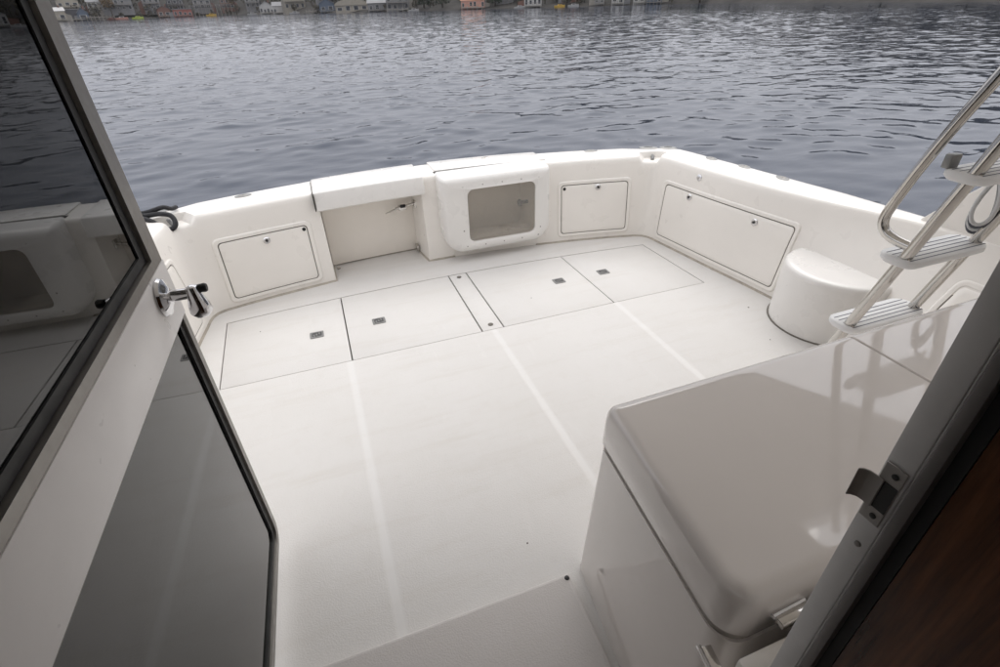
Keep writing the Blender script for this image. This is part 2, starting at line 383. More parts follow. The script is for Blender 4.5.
def house(name, label, x, y, w, d, h, rh, wall, roof, cols, rws, back=5.0, trim='h_white', style='gable', zoff=None):
    a = facing(x, y); u = Vector((math.sin(a), -math.cos(a), 0)); p = Vector((x, y, 0)) - u*back
    z = (WL+0.6) if zoff is None else WL+zoff
    HP.append((p.x, p.y)); r = thing(name, label, 'house', (p.x, p.y, z), 'waterside houses on the far shore')
    X = Matrix.Translation((p.x, p.y, z)) @ Matrix.Rotation(a, 4, 'Z')
    wb = MB().box(-w/2, w/2, -d/2, d/2, -2.5, h)
    if style == 'gable': wb.add([(-w/2,-d/2,h),(w/2,-d/2,h),(0,-d/2,h+rh*.97),(-w/2,d/2,h),(w/2,d/2,h),(0,d/2,h+rh*.97)], [(0,1,2),(3,5,4)])
    wb.build('wall', wall, r, smooth=0, xf=X)
    e = 0.35
    if style == 'gable':      # ridge runs away from the water
        rb = MB()
        for s in (-1, 1):
            rb.add([(0,-d/2-e,h+rh),(s*(w/2+e),-d/2-e,h-e*rh/(w/2)),(s*(w/2+e),d/2+e,h-e*rh/(w/2)),(0,d/2+e,h+rh),
                    (0,-d/2-e,h+rh+.18),(s*(w/2+e),-d/2-e,h+.18-e*rh/(w/2)),(s*(w/2+e),d/2+e,h+.18-e*rh/(w/2)),(0,d/2+e,h+rh+.18)], [(0,1,2,3),(4,7,6,5),(0,4,5,1),(1,5,6,2),(2,6,7,3)])
        ro = rb.build('roof', roof, r, smooth=0, xf=X)
    elif style == 'side':     # ridge along the water
        rb = MB().add([(-w/2-e,-d/2-e,h-.1),(w/2+e,-d/2-e,h-.1),(w/2+e,d/2+e,h-.1),(-w/2-e,d/2+e,h-.1),(-w/2,0,h+rh),(w/2,0,h+rh)], [(0,1,5,4),(2,3,4,5),(1,2,5),(3,0,4),(0,3,2,1)])
        ro = rb.build('roof', roof, r, smooth=0, xf=X)
    elif style == 'flat': ro = MB().box(-w/2-e, w/2+e, -d/2-e, d/2+e, h, h+.35).build('roof', roof, r, smooth=0, xf=X)
    else:                     # arched
        arc = [(-(w/2+e)*math.cos(PI*k/12), h-0.2+rh*math.sin(PI*k/12)) for k in range(13)]
        ro = MB().rings([[(q[0], -d/2-e, q[1]) for q in arc], [(q[0], d/2+e, q[1]) for q in arc]]).build('roof', roof, r, smooth=50, xf=X)
    if style in ('gable', 'side'): MB().box(w*.18, w*.18+.7, -.3, .4, h+rh*.3, h+rh+.8).build('chimney', 'h_brown', ro, smooth=0, xf=X)
    if style != 'arch':       # timber deck with posts and rail, and a lean-to at one end
        dz = 0.15 if rws == 1 else h*.48; sd_ = random.choice((-1, 1))
        MB().box(-w*.46, w*.46, -d/2-1.9, -d/2-.16, dz-.14, dz).build('deck', 'dock_wood', r, smooth=0, xf=X)
        for k in range(5): MB().box(-w*.45+k*w*.2225-.06, -w*.45+k*w*.2225+.06, -d/2-1.88, -d/2-1.76, -2.5, dz+1.0).build('deck_post', 'dock_wood', r, smooth=0, xf=X)
        MB().box(-w*.46, w*.46, -d/2-1.86, -d/2-1.79, dz+.92, dz+1.02).build('deck_rail', 'h_lightroof' if random.random() < .5 else 'dock_wood', r, smooth=0, xf=X)
        lw = random.uniform(1.2, 2.4); x_ = sd_*(w/2+lw/2+.01)
        MB().add([(x_-lw/2,-d*.4,-2.5),(x_+lw/2,-d*.4,-2.5),(x_+lw/2,d*.3,-2.5),(x_-lw/2,d*.3,-2.5),(x_-lw/2,-d*.4,h*(.7 if sd_>0 else .5)),(x_+lw/2,-d*.4,h*(.5 if sd_>0 else .7)),(x_+lw/2,d*.3,h*(.5 if sd_>0 else .7)),(x_-lw/2,d*.3,h*(.7 if sd_>0 else .5))],[(0,3,2,1),(4,5,6,7),(0,1,5,4),(1,2,6,5),(2,3,7,6),(3,0,4,7)]).build('lean_to', random.choice(('h_dark','h_brown','dock_wood','h_grey')), r, smooth=0, xf=X)
    for rr in range(rws):
        for c in range(cols):
            cw = w/cols*random.uniform(.75, 1.0); x0 = -w/2 + (w/cols)*(c+.5); zz = 0.5 + rr*(h/rws) + random.uniform(-.15, .2); hh = min(1.5, h/rws*.55)*random.uniform(.7, 1.15)
            if random.random() < 0.12: continue
            f = MB().box(x0-cw*.34, x0+cw*.34, -d/2-.10, -d/2-.02, zz-.1, zz+hh+.1).build('window', trim, r, smooth=0, xf=X)
            MB().box(x0-cw*.27, x0+cw*.27, -d/2-.14, -d/2-.105, zz, zz+hh).build('pane', 'h_glass', f, smooth=0, xf=X)
    return r
def dock(label, x, y, w, d, h, posts=6, rail=False, name='dock', deck='dock_wood'):
    a = facing(x, y); r = thing(name, label, 'dock', (x, y, WL), 'docks along the far shore'); X = Matrix.Translation((x, y, WL)) @ Matrix.Rotation(a, 4, 'Z')
    MB().box(-w/2, w/2, -d/2, d/2, h-.25, h).build('deck', deck, r, smooth=0, xf=X)
    for k in range(posts):
        xx = -w/2+.2+(w-.4)*k/(posts-1)
        MB().tube([(xx,-d/2+.15,-1),(xx,-d/2+.15,h+(1.1 if rail else .5))], 0.13, 6).build('post', 'dock_wood', r, xf=X)
    if rail:
        for zz in (.55, 1.05): MB().box(-w/2, w/2, -d/2+.05, -d/2+.13, h+zz-.06, h+zz+.06).build('handrail', 'h_lightroof', r, smooth=0, xf=X)
def boat(label, x, y, L, hull, cab, name='moored_boat', off=3.0, canopy=None):
    a = facing(x, y) + 0.15; u = Vector((math.sin(a), -math.cos(a), 0)); p = Vector((x, y, 0)) + u*off
    r = thing(name, label, 'boat', (p.x, p.y, WL), 'small boats along the far shore'); X = Matrix.Translation((p.x, p.y, WL)) @ Matrix.Rotation(a, 4, 'Z')
    B = L*.16; fb = max(.55, L*.13); st = []
    for k in range(9):
        f = k/8.0; b = B*(1-max(0, (f-.45)/.55)**2.2)+.02; xx = -L/2+L*f; zz = fb*(1+.35*f*f)
        st.append([(xx,-b,zz),(xx,-b*.8,.05),(xx,0,-.25),(xx,b*.8,.05),(xx,b,zz)])
    MB().rings(st).build('hull', hull, r, xf=X)
    c = MB().rings([rr3 for rr3 in [[(xx, yy*k, zz) for xx, yy in ((-L*.18,-B*.7),(L*.2,-B*.55),(L*.2,B*.55),(-L*.18,B*.7))] for k, zz in ((1, fb*.9), (.85, fb+L*.10))]]).build('cabin', cab, r, xf=X)
    MB().box(-L*.14, L*.14, -B*.7, -B*.64, fb+L*.03, fb+L*.075).build('window', 'h_glass', c, smooth=0, xf=X)
    if canopy:
        MB().box(-L*.35, L*.25, -B*.9, B*.9, fb+L*.26, fb+L*.29).build('canopy', canopy, r, smooth=0, xf=X)
        for sx in (-.32, .22): MB().tube([(L*sx,-B*.8,fb*.9),(L*sx,-B*.8,fb+L*.26)], .05, 5).build('canopy_post', 'h_lightroof', r, xf=X)
house('boathouse', 'beige boathouse with white roof at the left end of the far shore', -108.8, 366.8, 7, 7, 4.2, 1.6, 'h_cream', 'h_white', 2, 1, style='side')
house('boathouse', 'dark low boathouse with pale flat roof left of the blue framed shelter', -105.0, 371, 9, 7, 4.6, 0.4, 'h_dark', 'h_lightroof', 3, 1, style='flat')
house('boat_shelter', 'small blue grey gabled boat shelter beside the pale dock on the far shore', -99.5, 373, 5, 6, 3.0, 2.4, 'h_blue', 'h_lightroof', 1, 1, back=3)
dock('long pale wooden dock on the far shore left of the two red boats', -92, 374, 13, 3, 1.6, 8)
boat('dark red boat moored at the end of the pale dock', -88.5, 376, 4.2, 'h_brown', 'h_red', canopy=None)
boat('pale red boat moored left of the lime green boat', -84.0, 379, 6.0, 'h_pink', 'h_white')
house('hillside_house', 'grey house with white stairs above the lime green boat', -84, 381, 15, 8, 5.2, 3.0, 'h_grey', 'h_roof', 5, 2, back=13, zoff=4.4, style='side')
boat('lime green boat moored on the far shore', -77.2, 384, 5.6, 'h_lime', 'h_lime')
house('timber_shed', 'brown red timber shed left of the salmon red floating house', -64.5, 394, 7, 6, 3.6, 1.6, 'h_brown', 'h_roof', 2, 1)
house('hillside_house', 'grey tall house behind the brown red timber shed', -69, 391, 9, 7, 6.5, 2.6, 'h_grey', 'h_roof', 3, 2, back=13, zoff=4.2)
house('floating_house', 'salmon red floating house with white roof on the far shore', -55.6, 399, 10, 5, 3.2, 1.2, 'h_red', 'h_grey', 4, 1, back=0, style='flat')
dock('long dark raised pier with pale handrails on the far shore', -40, 402, 23, 4, 4.6, 12, True, 'pier', 'h_dark')
boat('yellow boat moored below the dark raised pier', -41, 398, 5.6, 'h_yellow', 'h_yellow', off=4)
boat('small white boat left of the white gabled house', -17, 379, 5.2, 'h_white', 'h_white')
house('waterside_house', 'white gabled house with dark windows, leftmost of the white houses', -7.8, 361, 7.2, 7, 3.4, 2.2, 'h_white', 'h_grey', 4, 1, back=3)
house('waterside_house', 'white low house left of the cream two storey house', 0, 342, 8.6, 7, 3.2, 1.8, 'h_white', 'h_lightroof', 4, 1, back=3, style='side')
house('two_storey_house', 'cream two storey house with white window frames', 7.0, 327, 10.5, 8, 7.0, 2.6, 'h_cream', 'h_roof', 4, 2, back=11, zoff=2.2, style='side')
boat('white boat moored in front of the cream two storey house', 5.6, 326, 5.0, 'h_white', 'h_white')
dock('low grey dock between the cream house and the blue house', 14.5, 307, 7, 2.5, 1.0, 5)
house('waterside_house', 'dark blue house with white framed windows left of the arched boathouse', 20.5, 296, 6.8, 6, 3.4, 1.9, 'h_blue', 'h_lightroof', 2, 1, back=3)
house('arched_boathouse', 'wide beige boathouse with arched roof on the far shore', 30.2, 278, 14.5, 9, 2.4, 2.4, 'h_cream', 'h_cream', 4, 1, back=5, style='arch')
house('waterside_house', 'small grey house right of the arched boathouse', 39.5, 264.5, 8, 7, 2.8, 1.6, 'h_grey', 'h_lightroof', 3, 1, back=3, style='side')
house('two_storey_house', 'blue grey two storey house left of the dark conifers', 46.7, 254, 9.6, 8, 5.6, 2.2, 'h_grey', 'h_roof', 4, 2, back=4, style='side')
boat('white boat moored right of the blue grey two storey house', 51.3, 246.5, 4.2, 'h_white', 'h_white')
house('waterside_house', 'orange roofed house with a row of white framed windows', 71, 225.5, 9.2, 7, 2.5, 2.0, 'h_pink', 'h_orange', 6, 1, back=3, style='side')
boat('white boat moored left of the white and dark house', 83.6, 209, 3.9, 'h_white', 'h_white')
house('waterside_house', 'white and dark house between the white boat and the yellow boat', 88, 205.5, 6.4, 6, 2.8, 1.6, 'h_white', 'h_dark', 4, 1, back=3)
boat('small yellow boat right of the white and dark house', 94.4, 197, 3.7, 'h_yellow', 'h_yellow')
boat('white covered boat right of the small yellow boat', 98.2, 193.6, 3.8, 'h_white', 'h_white')
house('waterside_house', 'narrow grey house on the far shore right of the covered boat', 106, 188, 3.4, 5, 3.0, 1.5, 'h_grey', 'h_roof', 2, 1, back=3)
house('waterside_house', 'narrow white house right of the narrow grey house', 110.4, 183, 4.3, 5, 3.0, 1.5, 'h_white', 'h_roof', 2, 1, back=3)
house('waterside_house', 'small white house left of the blue waterside house', 115.4, 177.5, 3.9, 5, 3.0, 1.5, 'h_white', 'h_grey', 2, 1, back=3, style='side')
house('waterside_house', 'small blue house, rightmost of the waterside houses', 119, 174, 5.2, 5, 3.0, 1.5, 'h_blue', 'h_roof', 3, 1, back=3)

for (x, y, w_, h_, bk_, wl, rf, st_, lb) in (
    (-104, 372, 10, 6.0, 17, 'h_cream', 'h_roof', 'gable', 'cream hillside house above the dark low boathouse'),
    (-93, 377, 8, 5.0, 18, 'h_white', 'h_grey', 'side', 'white hillside house above the long pale dock'),
    (-58, 399, 9, 5.6, 17, 'h_dark', 'h_brown', 'gable', 'dark hillside house above the salmon red floating house'),
    (-44, 400, 10, 5.0, 16, 'h_grey', 'h_roof', 'side', 'grey hillside house above the left half of the dark pier'),
    (-30, 399, 8, 5.0, 17, 'h_brown', 'h_roof', 'gable', 'brown hillside house above the right end of the dark pier'),
    (-15, 377, 8, 5.2, 18, 'h_grey', 'h_lightroof', 'gable', 'grey hillside house above the small white boat'),
    (22, 292, 9, 5.0, 17, 'h_dark', 'h_roof', 'side', 'dark hillside house above the blue house with white framed windows'),
    (36, 269, 8, 5.0, 17, 'h_white', 'h_roof', 'gable', 'white hillside house above the small grey house'),
    (80, 214, 7, 4.5, 15, 'h_grey', 'h_roof', 'gable', 'grey hillside house above the white boat, right of the orange roof'),
    (98, 194, 7, 4.5, 14, 'h_brown', 'h_roof', 'side', 'brown hillside house above the white covered boat')):
    house('hillside_house', lb, x, y, w_, 7, h_, 2.2, wl, rf, 3, 2, back=bk_, zoff=3.6, style=st_)
dock('low dark dock in front of the dark low boathouse', -103.5, 366, 9, 2.2, 1.0, 5)
dock('low dock in front of the white low house', -1.0, 338, 8, 2.2, 0.9, 5)
dock('low dock in front of the blue grey two storey house', 45.5, 250, 9, 2.0, 0.9, 5)
dock('low dock in front of the orange roofed house', 69.5, 222, 8, 2.0, 0.8, 5)
wd = MB()
for i, p in enumerate(shp):
    t = (shp[min(i+1, len(shp)-1)] - shp[max(i-1, 0)]).normalized(); nrm = Vector((-t.y, t.x, 0))
    if p.y < 20: continue
    step = (shp[min(i+1, len(shp)-1)] - p).length
    for d in (4, 9, 13, 18, 25, 34, 46, 60):
        for k in range(max(1, int(step/6.5))):
            q = p + t*random.uniform(0, step) + nrm*(d + random.uniform(-4, 4))
            if q.y < 20: continue
            near = min((q.xy-Vector(hp)).length for hp in HP)
            if d < 24 and near < (5.5 if d > 6 else 5.0): continue
            if d < 20 and random.random() < 0.25: continue
            hh = random.uniform(6, 11) if d > 14 else (random.uniform(4, 7.5) if d > 6 else random.uniform(1.6, 3.2)); z = WL + hill_h(q.x, q.y, d)
            wd.tube([(q.x, q.y, z-0.5), (q.x+random.uniform(-.5,.5), q.y, z+hh*0.7)], [0.25, 0.08], 5)
            crown(wd, (q.x, q.y, z+hh*0.58), random.uniform(0.30, 0.44)*(hh+1.5), hh*0.45, 84 if q.x > 60 else 56, 0.34+0.04*hh)
o = wd.build('hillside_wood', 'wood_leaf', smooth=0); o['kind'] = 'stuff'; o['label'] = 'brown and green leafless wood covering the far bank'; o['category'] = 'woodland'
# ------------------------------------------------------------------ cockpit sole and floor hatches
def y_aft(x): return 3.712 - 0.032*(x-CX)**2
sole_root = MB()
G = 0.006
def slab(mb, poly, z0=-0.03, z1=0.0): mb.prism(poly, z0, z1)
# hatch outlines: (x_front_left, x_front_right, x_aft_left, x_aft_right)
HX = [(-0.828, -0.050, -0.850, -0.044), (-0.042, 0.832, -0.036, 0.834), (1.000, 1.868, 0.998, 1.856), (1.876, 2.680, 1.864, 2.655)]
YF = 2.800
sm = MB()
slab(sm, [(-1.6, -0.5), (3.5, -0.5), (3.5, YF-G), (-1.6, YF-G)])
def aft_pts(xa, xb, off, n=8): return [(xa+(xb-xa)*k/n, y_aft(xa+(xb-xa)*k/n)+off) for k in range(n+1)]
slab(sm, [(-1.6, YF-G), (HX[0][0]-G, YF-G), (HX[0][2]-G, y_aft(HX[0][2])+G), (HX[0][2]-G, 4.9), (-1.6, 4.9)])
slab(sm, [(HX[3][1]+G, YF-G), (3.5, YF-G), (3.5, 4.9), (HX[3][3]+G, 4.9), (HX[3][3]+G, y_aft(HX[3][3])+G)])
slab(sm, [(HX[0][2]-G, 4.9)] + aft_pts(HX[0][2]-G, HX[3][3]+G, G, 24) + [(HX[3][3]+G, 4.9)])
sole = struct(sm.build('cockpit_sole', 'sole', smooth=0), 'white non-skid cockpit floor with smooth bands')
MB().box(-1.7, 3.6, -0.6, 4.95, -0.075, -0.045).build('hatch_gutter', 'seam', sole, smooth=0)
for k, (a, b, c, d) in enumerate(HX):
    h = MB(); slab(h, [(a, YF), (b, YF)] + aft_pts(d, c, 0), -0.032, -0.0005)
    h.build('floor_hatch', 'hatch', sole, bevel=0.003, seg=2)
st = MB(); slab(st, [(0.842, YF), (0.990, YF)] + aft_pts(0.988, 0.844, 0, 3), -0.032, -0.0008)
strip = st.build('centre_strip', 'hatch', sole, bevel=0.003)
for (x, y) in ((0.916, 3.655), (0.917, 2.862)):
    MB().lathe([(0.0, 0), (0.019, 0), (0.019, 0.003), (0.012, 0.005), (0.0, 0.005)], (x, y, 0), 16).build('screw_cap', 'seam', strip)
# recessed lift latches set in the hatches
for (x, y) in ((-0.245, 3.199), (0.187, 3.218), (1.644, 3.270), (2.048, 3.272)):
    fr = MB(); o_ = rrect(0.092, 0.078, 0.008, 3, x, y); i_ = rrect(0.066, 0.052, 0.01, 3, x, y)
    fr.rings([[(p, q, 0.0) for p, q in o_], [(p, q, 0.004) for p, q in o_], [(p, q, 0.004) for p, q in i_], [(p, q, -0.0002) for p, q in i_]], False)
    fo = fr.build('latch_plate', 'plate', sole)
    MB().prism(i_, -0.0003, 0.0012).build('latch_pocket', 'pocket', fo)
    for k in range(3): MB().box(x-0.024+0.018*k, x-0.014+0.018*k, y-0.022+0.008*k, y+0.002+0.010*k, 0.001, 0.0055).build('latch_finger', 'plate', fo, bevel=0.001, seg=1)
# specks and screw heads on the floor
for (x, y, r_) in ((0.497, 1.183, 0.004), (2.72, 2.36, 0.007), (2.55, 1.98, 0.004), (-0.62, 3.40, 0.004), (1.33, 3.10, 0.004)):
    MB().lathe([(0.0,0),(r_,0),(r_*.8,0.002),(0.0,0.0025)], (x, y, 0), 10).build('screw_head', 'seam', sole)

# ------------------------------------------------------------------ hull: coaming, gunwale, transom
hull = thing('boat_hull', 'white fibreglass coaming and transom round the open cockpit', 'boat', (CX, 4.0, 0))
def stn(bu, by, iu, iy, ou, oy, zt=ZT, notch=0.0): return dict(b=(bu, by), i=(iu, iy), o=(ou, oy), zt=zt, n=notch)
half = []
for u in (0.0, 0.3, 0.6, 0.9, 1.2, 1.45, 1.65): half.append(stn(u, 4.06-0.073*u*u, u*1.005, 4.11-0.073*u*u, u*1.10, 4.52-0.105*u*u))
half += [stn(1.74, 3.836, 1.775, 3.885, 1.955, 4.150), stn(1.775, 3.828, 1.815, 3.877, 2.01, 4.130, notch=1),
         stn(1.81, 3.813, 1.855, 3.866, 2.08, 4.108, notch=1), stn(1.845, 3.790, 1.895, 3.850, 2.15, 4.080, notch=1), stn(1.866, 3.760, 1.922, 3.828, 2.20, 4.050, notch=1),
         stn(1.880, 3.732, 1.940, 3.800, 2.235, 4.025), stn(1.892, 3.680, 1.955, 3.735, 2.275, 3.955), stn(1.900, 3.600, 1.972, 3.62, 2.305, 3.82)]
half += [stn(1.920, 3.45, 1.995, 3.45, 2.345, 3.55), stn(1.950, 3.2, 2.035, 3.2, 2.395, 3.25), stn(1.980, 2.95, 2.080, 2.95, 2.44, 2.95), stn(2.015, 2.7, 2.130, 2.7, 2.475, 2.7), stn(2.05, 2.4, 2.190, 2.42, 2.51, 2.42, ZT+.003),
         stn(2.035, 2.25, 2.235, 2.27, 2.52, 2.27, ZT+.004), stn(1.98, 2.1, 2.285, 2.12, 2.525, 2.12, ZT+.006), stn(1.92, 1.85, 2.350, 1.87, 2.535, 1.87, ZT+.01), stn(1.90, 1.5, 2.400, 1.5, 2.55, 1.5, ZT+.015), stn(1.90, 1.0, 2.43, 1.0, 2.57, 1.0, ZT+.02), stn(1.90, 0.2, 2.46, 0.2, 2.6, 0.2, ZT+.03), stn(1.9, -1.5, 2.46, -1.5, 2.6, -1.5, ZT+.06)]
def mir(s): return dict(b=(-s['b'][0], s['b'][1]), i=(-s['i'][0], s['i'][1]), o=(-s['o'][0], s['o'][1]), zt=s['zt'], n=s['n'])
sts = [mir(s) for s in reversed(half[1:])] + half
def set_in(x, yb):     # station on the transom whose inner wall is set back to yb
    u = x-CX; return stn(u, yb, u, yb+0.01, u*1.10, 4.52-0.105*u*u)
def on(x):
    u = x-CX; return stn(u, 4.06-0.073*u*u, u*1.005, 4.11-0.073*u*u, u*1.10, 4.52-0.105*u*u)
DL, DR, TL, TR = -0.045, 0.765, 0.99, 1.77
keep = [s for s in sts if not (abs(s['b'][1]-4.0) < 0.3 and abs(s['b'][0]) < 1.5)]
nl = [s for s in keep if s['b'][0] < -1.5 or (s['b'][0] < 0 and s['b'][1] < 3.9)]
nr = [s for s in keep if s not in nl]
path = nl + [on(-0.5), on(-0.2), on(DL-.001), set_in(DL, 4.32), set_in(0.36, 4.355), set_in(DR-.05, 4.370), on(DR), on(0.87), on(TL-.001), set_in(TL, 4.36), set_in(TR, 4.35), on(TR+.001), on(2.1), on(2.35)] + nr
rings_ = []
for s in path:
    b, i, o_, zt, nn = Vector(s['b']), Vector(s['i']), Vector(s['o']), s['zt'], s['n']
    d = (o_-i); dn = d.normalized(); L = d.length; prof = []
    dz = 0.055*nn
    for f, z in ((0.0, -0.06), (0.0, 0.02), (0.12, 0.12), (0.5, 0.4), (0.85, zt-.14), (0.97, zt-.05-dz)):
        prof.append((b.lerp(i, f), z))
    prof.append((i + dn*0.006, zt-.020-dz)); prof.append((i + dn*0.016, zt-.006-dz)); prof.append((i + dn*0.034, zt-dz))
    prof.append((i + dn*(L*.42), zt-dz*0.9)); prof.append((i + dn*(L*.46), zt)); prof.append((i + dn*(L-.07), zt+.002))
    prof.append((i + dn*(L-.03), zt-.006)); prof.append((i + dn*(L-.008), zt-.024)); prof.append((i + dn*L, zt-.06)); prof.append((i + dn*(L-.02), 0.1)); prof.append((i + dn*(L-.10), WL-.6))
    rings_.append([(CX+p.x, p.y, z) for p, z in prof])
MB().rings(rings_, False, False).build('coaming', 'gel', hull, smooth=38)
stain_shade = MB(); foot = [(CX+s['b'][0], s['b'][1]) for s in path]
cen_ = Vector((CX, 2.4)); cr = []
for k, p in enumerate(foot):
    a_, b_ = Vector(foot[max(k-1,0)]), Vector(foot[min(k+1,len(foot)-1)]); e_ = (b_-a_); m_ = Vector((-e_.y, e_.x)).normalized() if e_.length > 0 else Vector((0,-1))
    if m_.dot(cen_-Vector(p)) < 0: m_ = -m_
    p = Vector(p); cr.append([(p.x-m_.x*.01, p.y-m_.y*.01, .016), (p.x+m_.x*.002, p.y+m_.y*.002, .013), (p.x+m_.x*.010, p.y+m_.y*.010, .005), (p.x+m_.x*.014, p.y+m_.y*.014, -.002)])
stain_shade.rings(cr, False, False).build('stain_shade_bead', 'stain_shade', hull)  # bead whose colour stands for stain and contact shade where wall meets sole
# transom gate closing the recess
def arc_box(mb, x0, x1, yf, yb, z0, z1, n=8, lean=0.0):
    rr = []
    for k in range(n+1):
        x = x0+(x1-x0)*k/n; c = (x-CX)**2
        rr.append([(x, yf-0.073*c, z0), (x, yb-0.1*c, z0), (x, yb-0.1*c, z1), (x, yf+lean-0.073*c, z1)])
    return mb.rings(rr)
gate = arc_box(MB(), DL+.002, DR-.045, 4.352, 4.40, 0.012, 0.66).build('transom_gate', 'liner', hull, bevel=0.006)
lt = MB().tube([(0.47, 4.28, 0.405), (0.53, 4.28, 0.423), (0.585, 4.28, 0.435)], [0.005, 0.008, 0.010], 8); lo = lt.build('gate_latch', 'steel', hull)
MB().tube([(0.56, 4.28, 0.437), (0.735, 4.28, 0.460)], 0.012, 10).build('latch_bolt', 'steel', lo)
MB().box(0.585, 0.655, 4.262, 4.298, 0.418, 0.462).build('latch_body', 'steel', lo, bevel=0.006)
MB().box(0.60, 0.645, 4.245, 4.263, 0.445, 0.472).build('latch_button', 'rubber', lo, bevel=0.004)
MB().box(0.722, 0.745, 4.25, 4.31, 0.43, 0.49).build('latch_keeper', 'steel', lo, bevel=0.003)
MB().box(0.70, 0.722, 4.26, 4.33, 0.02, 0.075).build('gate_hinge', 'steel', hull, bevel=0.004)
MB().lathe([(0,0),(.014,0),(.014,.01),(0,.012)], (-0.005, 4.22, 0.004), 12).build('gate_stop', 'steel', hull)
# cap over the gate
arc_box(MB(), -0.072, 0.792, 4.052, 4.505, 0.595, 0.736, 10, 0.03).build('gate_cap', 'gel_top', hull, bevel=0.014, seg=3)
MB().box(-0.079, -0.0735, 3.985, 4.36, 0.60, 0.7275).build('cap_seam', 'gap', hull, smooth=0)
# rod holders, filler caps, fittings on the gunwale
def disc(name, x, y, z, rx, ry, rot, mat, parent, h=0.004, hole=0.55):
    rr = []
    for f, zz in ((1.0, 0), (1.0, h*.6), (.9, h), (hole, h), (hole*.95, h*.2)):
        rr.append([(x+math.cos(rot)*rx*f*math.cos(a)-math.sin(rot)*ry*f*math.sin(a), y+math.sin(rot)*rx*f*math.cos(a)+math.cos(rot)*ry*f*math.sin(a), z+zz) for a in [2*PI*k/24 for k in range(24)]])
    return MB().rings(rr).build(name, mat, parent)
for (x, y, rz) in ((-0.57, 4.215, .25), (2.405, 4.24, -.25), (3.19, 3.55, 1.5), (3.255, 3.235, 1.45), (3.285, 2.87, 1.4)):
    ro = disc('rod_holder', x, y, ZT+.0015, 0.062, 0.036, rz, 'plate', hull)
    disc('rod_holder_cap', x, y, ZT+.0015, 0.034, 0.020, rz, 'alu', ro, 0.005, 0.2)
# hawse fittings in the quarter notches
for s in (-1, 1):
    for (u, y, rx, ry, rz) in ((2.01, 4.10, .085, .045, -.55), (2.17, 4.02, .075, .045, -.6)):
        disc('hawse_plate', CX+s*u, y, ZT+.0015, rx, ry, s*rz, 'plate', hull, 0.006, 0.5)
    MB().tube([(CX+s*1.93, 3.90, ZT-.05), (CX+s*1.945, 3.925, ZT-.030), (CX+s*1.965, 3.955, ZT-.028)], [.014, .018, .012], 10).build('hawse_lip', 'plate', hull)
def fz(z):      # share of the lean reached at height z
    ks = [(-.06,0),(.02,0),(.12,.12),(.4,.5),(ZT-.14,.85),(ZT-.05,.97),(ZT,1)]
    for (z0,f0),(z1,f1) in zip(ks[:-1], ks[1:]):
        if z <= z1: return f0+(f1-f0)*(z-z0)/(z1-z0)
    return 1.0
SIDE = sorted([(s['b'][1], s['b'][0], s['i'][1], s['i'][0]) for s in half if s['b'][1] < 3.7])
def transom_at(t, z): return Vector((t, 4.06-.073*(t-CX)**2+.05*fz(z), z))
def side_at(t, z, sg=1):
    for p, q in zip(SIDE[:-1], SIDE[1:]):
        if p[0] <= t <= q[0]:
            k = (t-p[0])/(q[0]-p[0]); f = fz(z); a = [p[j]+(q[j]-p[j])*k for j in range(4)]
            return Vector((CX+sg*(a[1]+(a[3]-a[1])*f), a[0]+(a[2]-a[0])*f, z))
def wall_hatch(fn, t0, t1, z0, z1, label, latches, corner=None, fw=0.040):
    cx, cz, w_, h_ = (t0+t1)/2, (z0+z1)/2, abs(t1-t0), z1-z0; cen = Vector((CX, 2.2, .4))
    def at(t, z, off):
        p = fn(t, z); e = .004; n = (fn(t+e, z)-fn(t-e, z)).cross(fn(t, z+e)-fn(t, z-e)).normalized()
        if n.dot(cen-p) < 0: n = -n
        return p + n*off, n
    def ring(d, r, off, sc_=1.0): return [at(cx+x*sc_, cz+y*sc_, off)[0] for x, y in dense(rrect(w_+2*d, h_+2*d, r, 5))]
    def dense(P):
        out = []
        for i in range(len(P)):
            a, b = P[i], P[(i+1)%len(P)]; m_ = 2 if i % 6 == 5 else 1
            out += [(a[0]+(b[0]-a[0])*k/6.0, a[1]+(b[1]-a[1])*k/6.0) for k in range(6)] if m_ > 1 else [a]
        return out
    fr = MB().rings([ring(fw, .045, -.004), ring(fw-.003, .043, .006), ring(fw-.010, .040, .0115), ring(fw-.018, .036, .0095), ring(.014, .032, .0095), ring(.008, .028, .008), ring(.0055, .027, -.002)], False).build('access_hatch', 'gel', hull, smooth=60)
    fr['label'] = label
    MB().rings([ring(.007, .027, .004), ring(-.006, .02, .004)], False).build('hatch_seal', 'seam', fr, smooth=0)
    MB().rings([ring(0, .025, 0.0), ring(0, .025, .0075), ring(-.003, .023, .009), ring(-.03, .015, .009), ring(0, .02, .009, .6), ring(0, .02, .009, .3)]).build('hatch_panel', 'gel', fr, smooth=60)
    def spot(lx, ly, off):
        p, n = at(cx+lx, cz+ly, off); return Matrix.Translation(p) @ n.to_track_quat('Z', 'Y').to_matrix().to_4x4()
    for (lx, ly) in latches:
        la = MB().lathe([(0,0.0),(.026,0.0),(.026,.005),(.020,.011),(.013,.011),(.012,.006),(0,.006)], (0,0,0), 20)
        lo = la.build('hatch_latch', 'chrome', fr, xf=spot(lx, ly, .009))
        MB().lathe([(0,0),(.010,0),(.010,.002),(0,.002)], (0,0,0), 10).build('latch_keyhole', 'rubber', lo, xf=spot(lx, ly, .0152))
    if corner: MB().lathe([(0,0),(.014,0),(.014,.003),(0,.003)], (0,0,0), 12).build('vent_plug', 'rubber', fr, xf=spot(*corner, .009))
    return spot
wall_hatch(transom_at, -0.785, -0.175, 0.075, 0.50, 'wide hatch panel left of the transom gate', [(0.01, 0.165)], (0.285, 0.19))
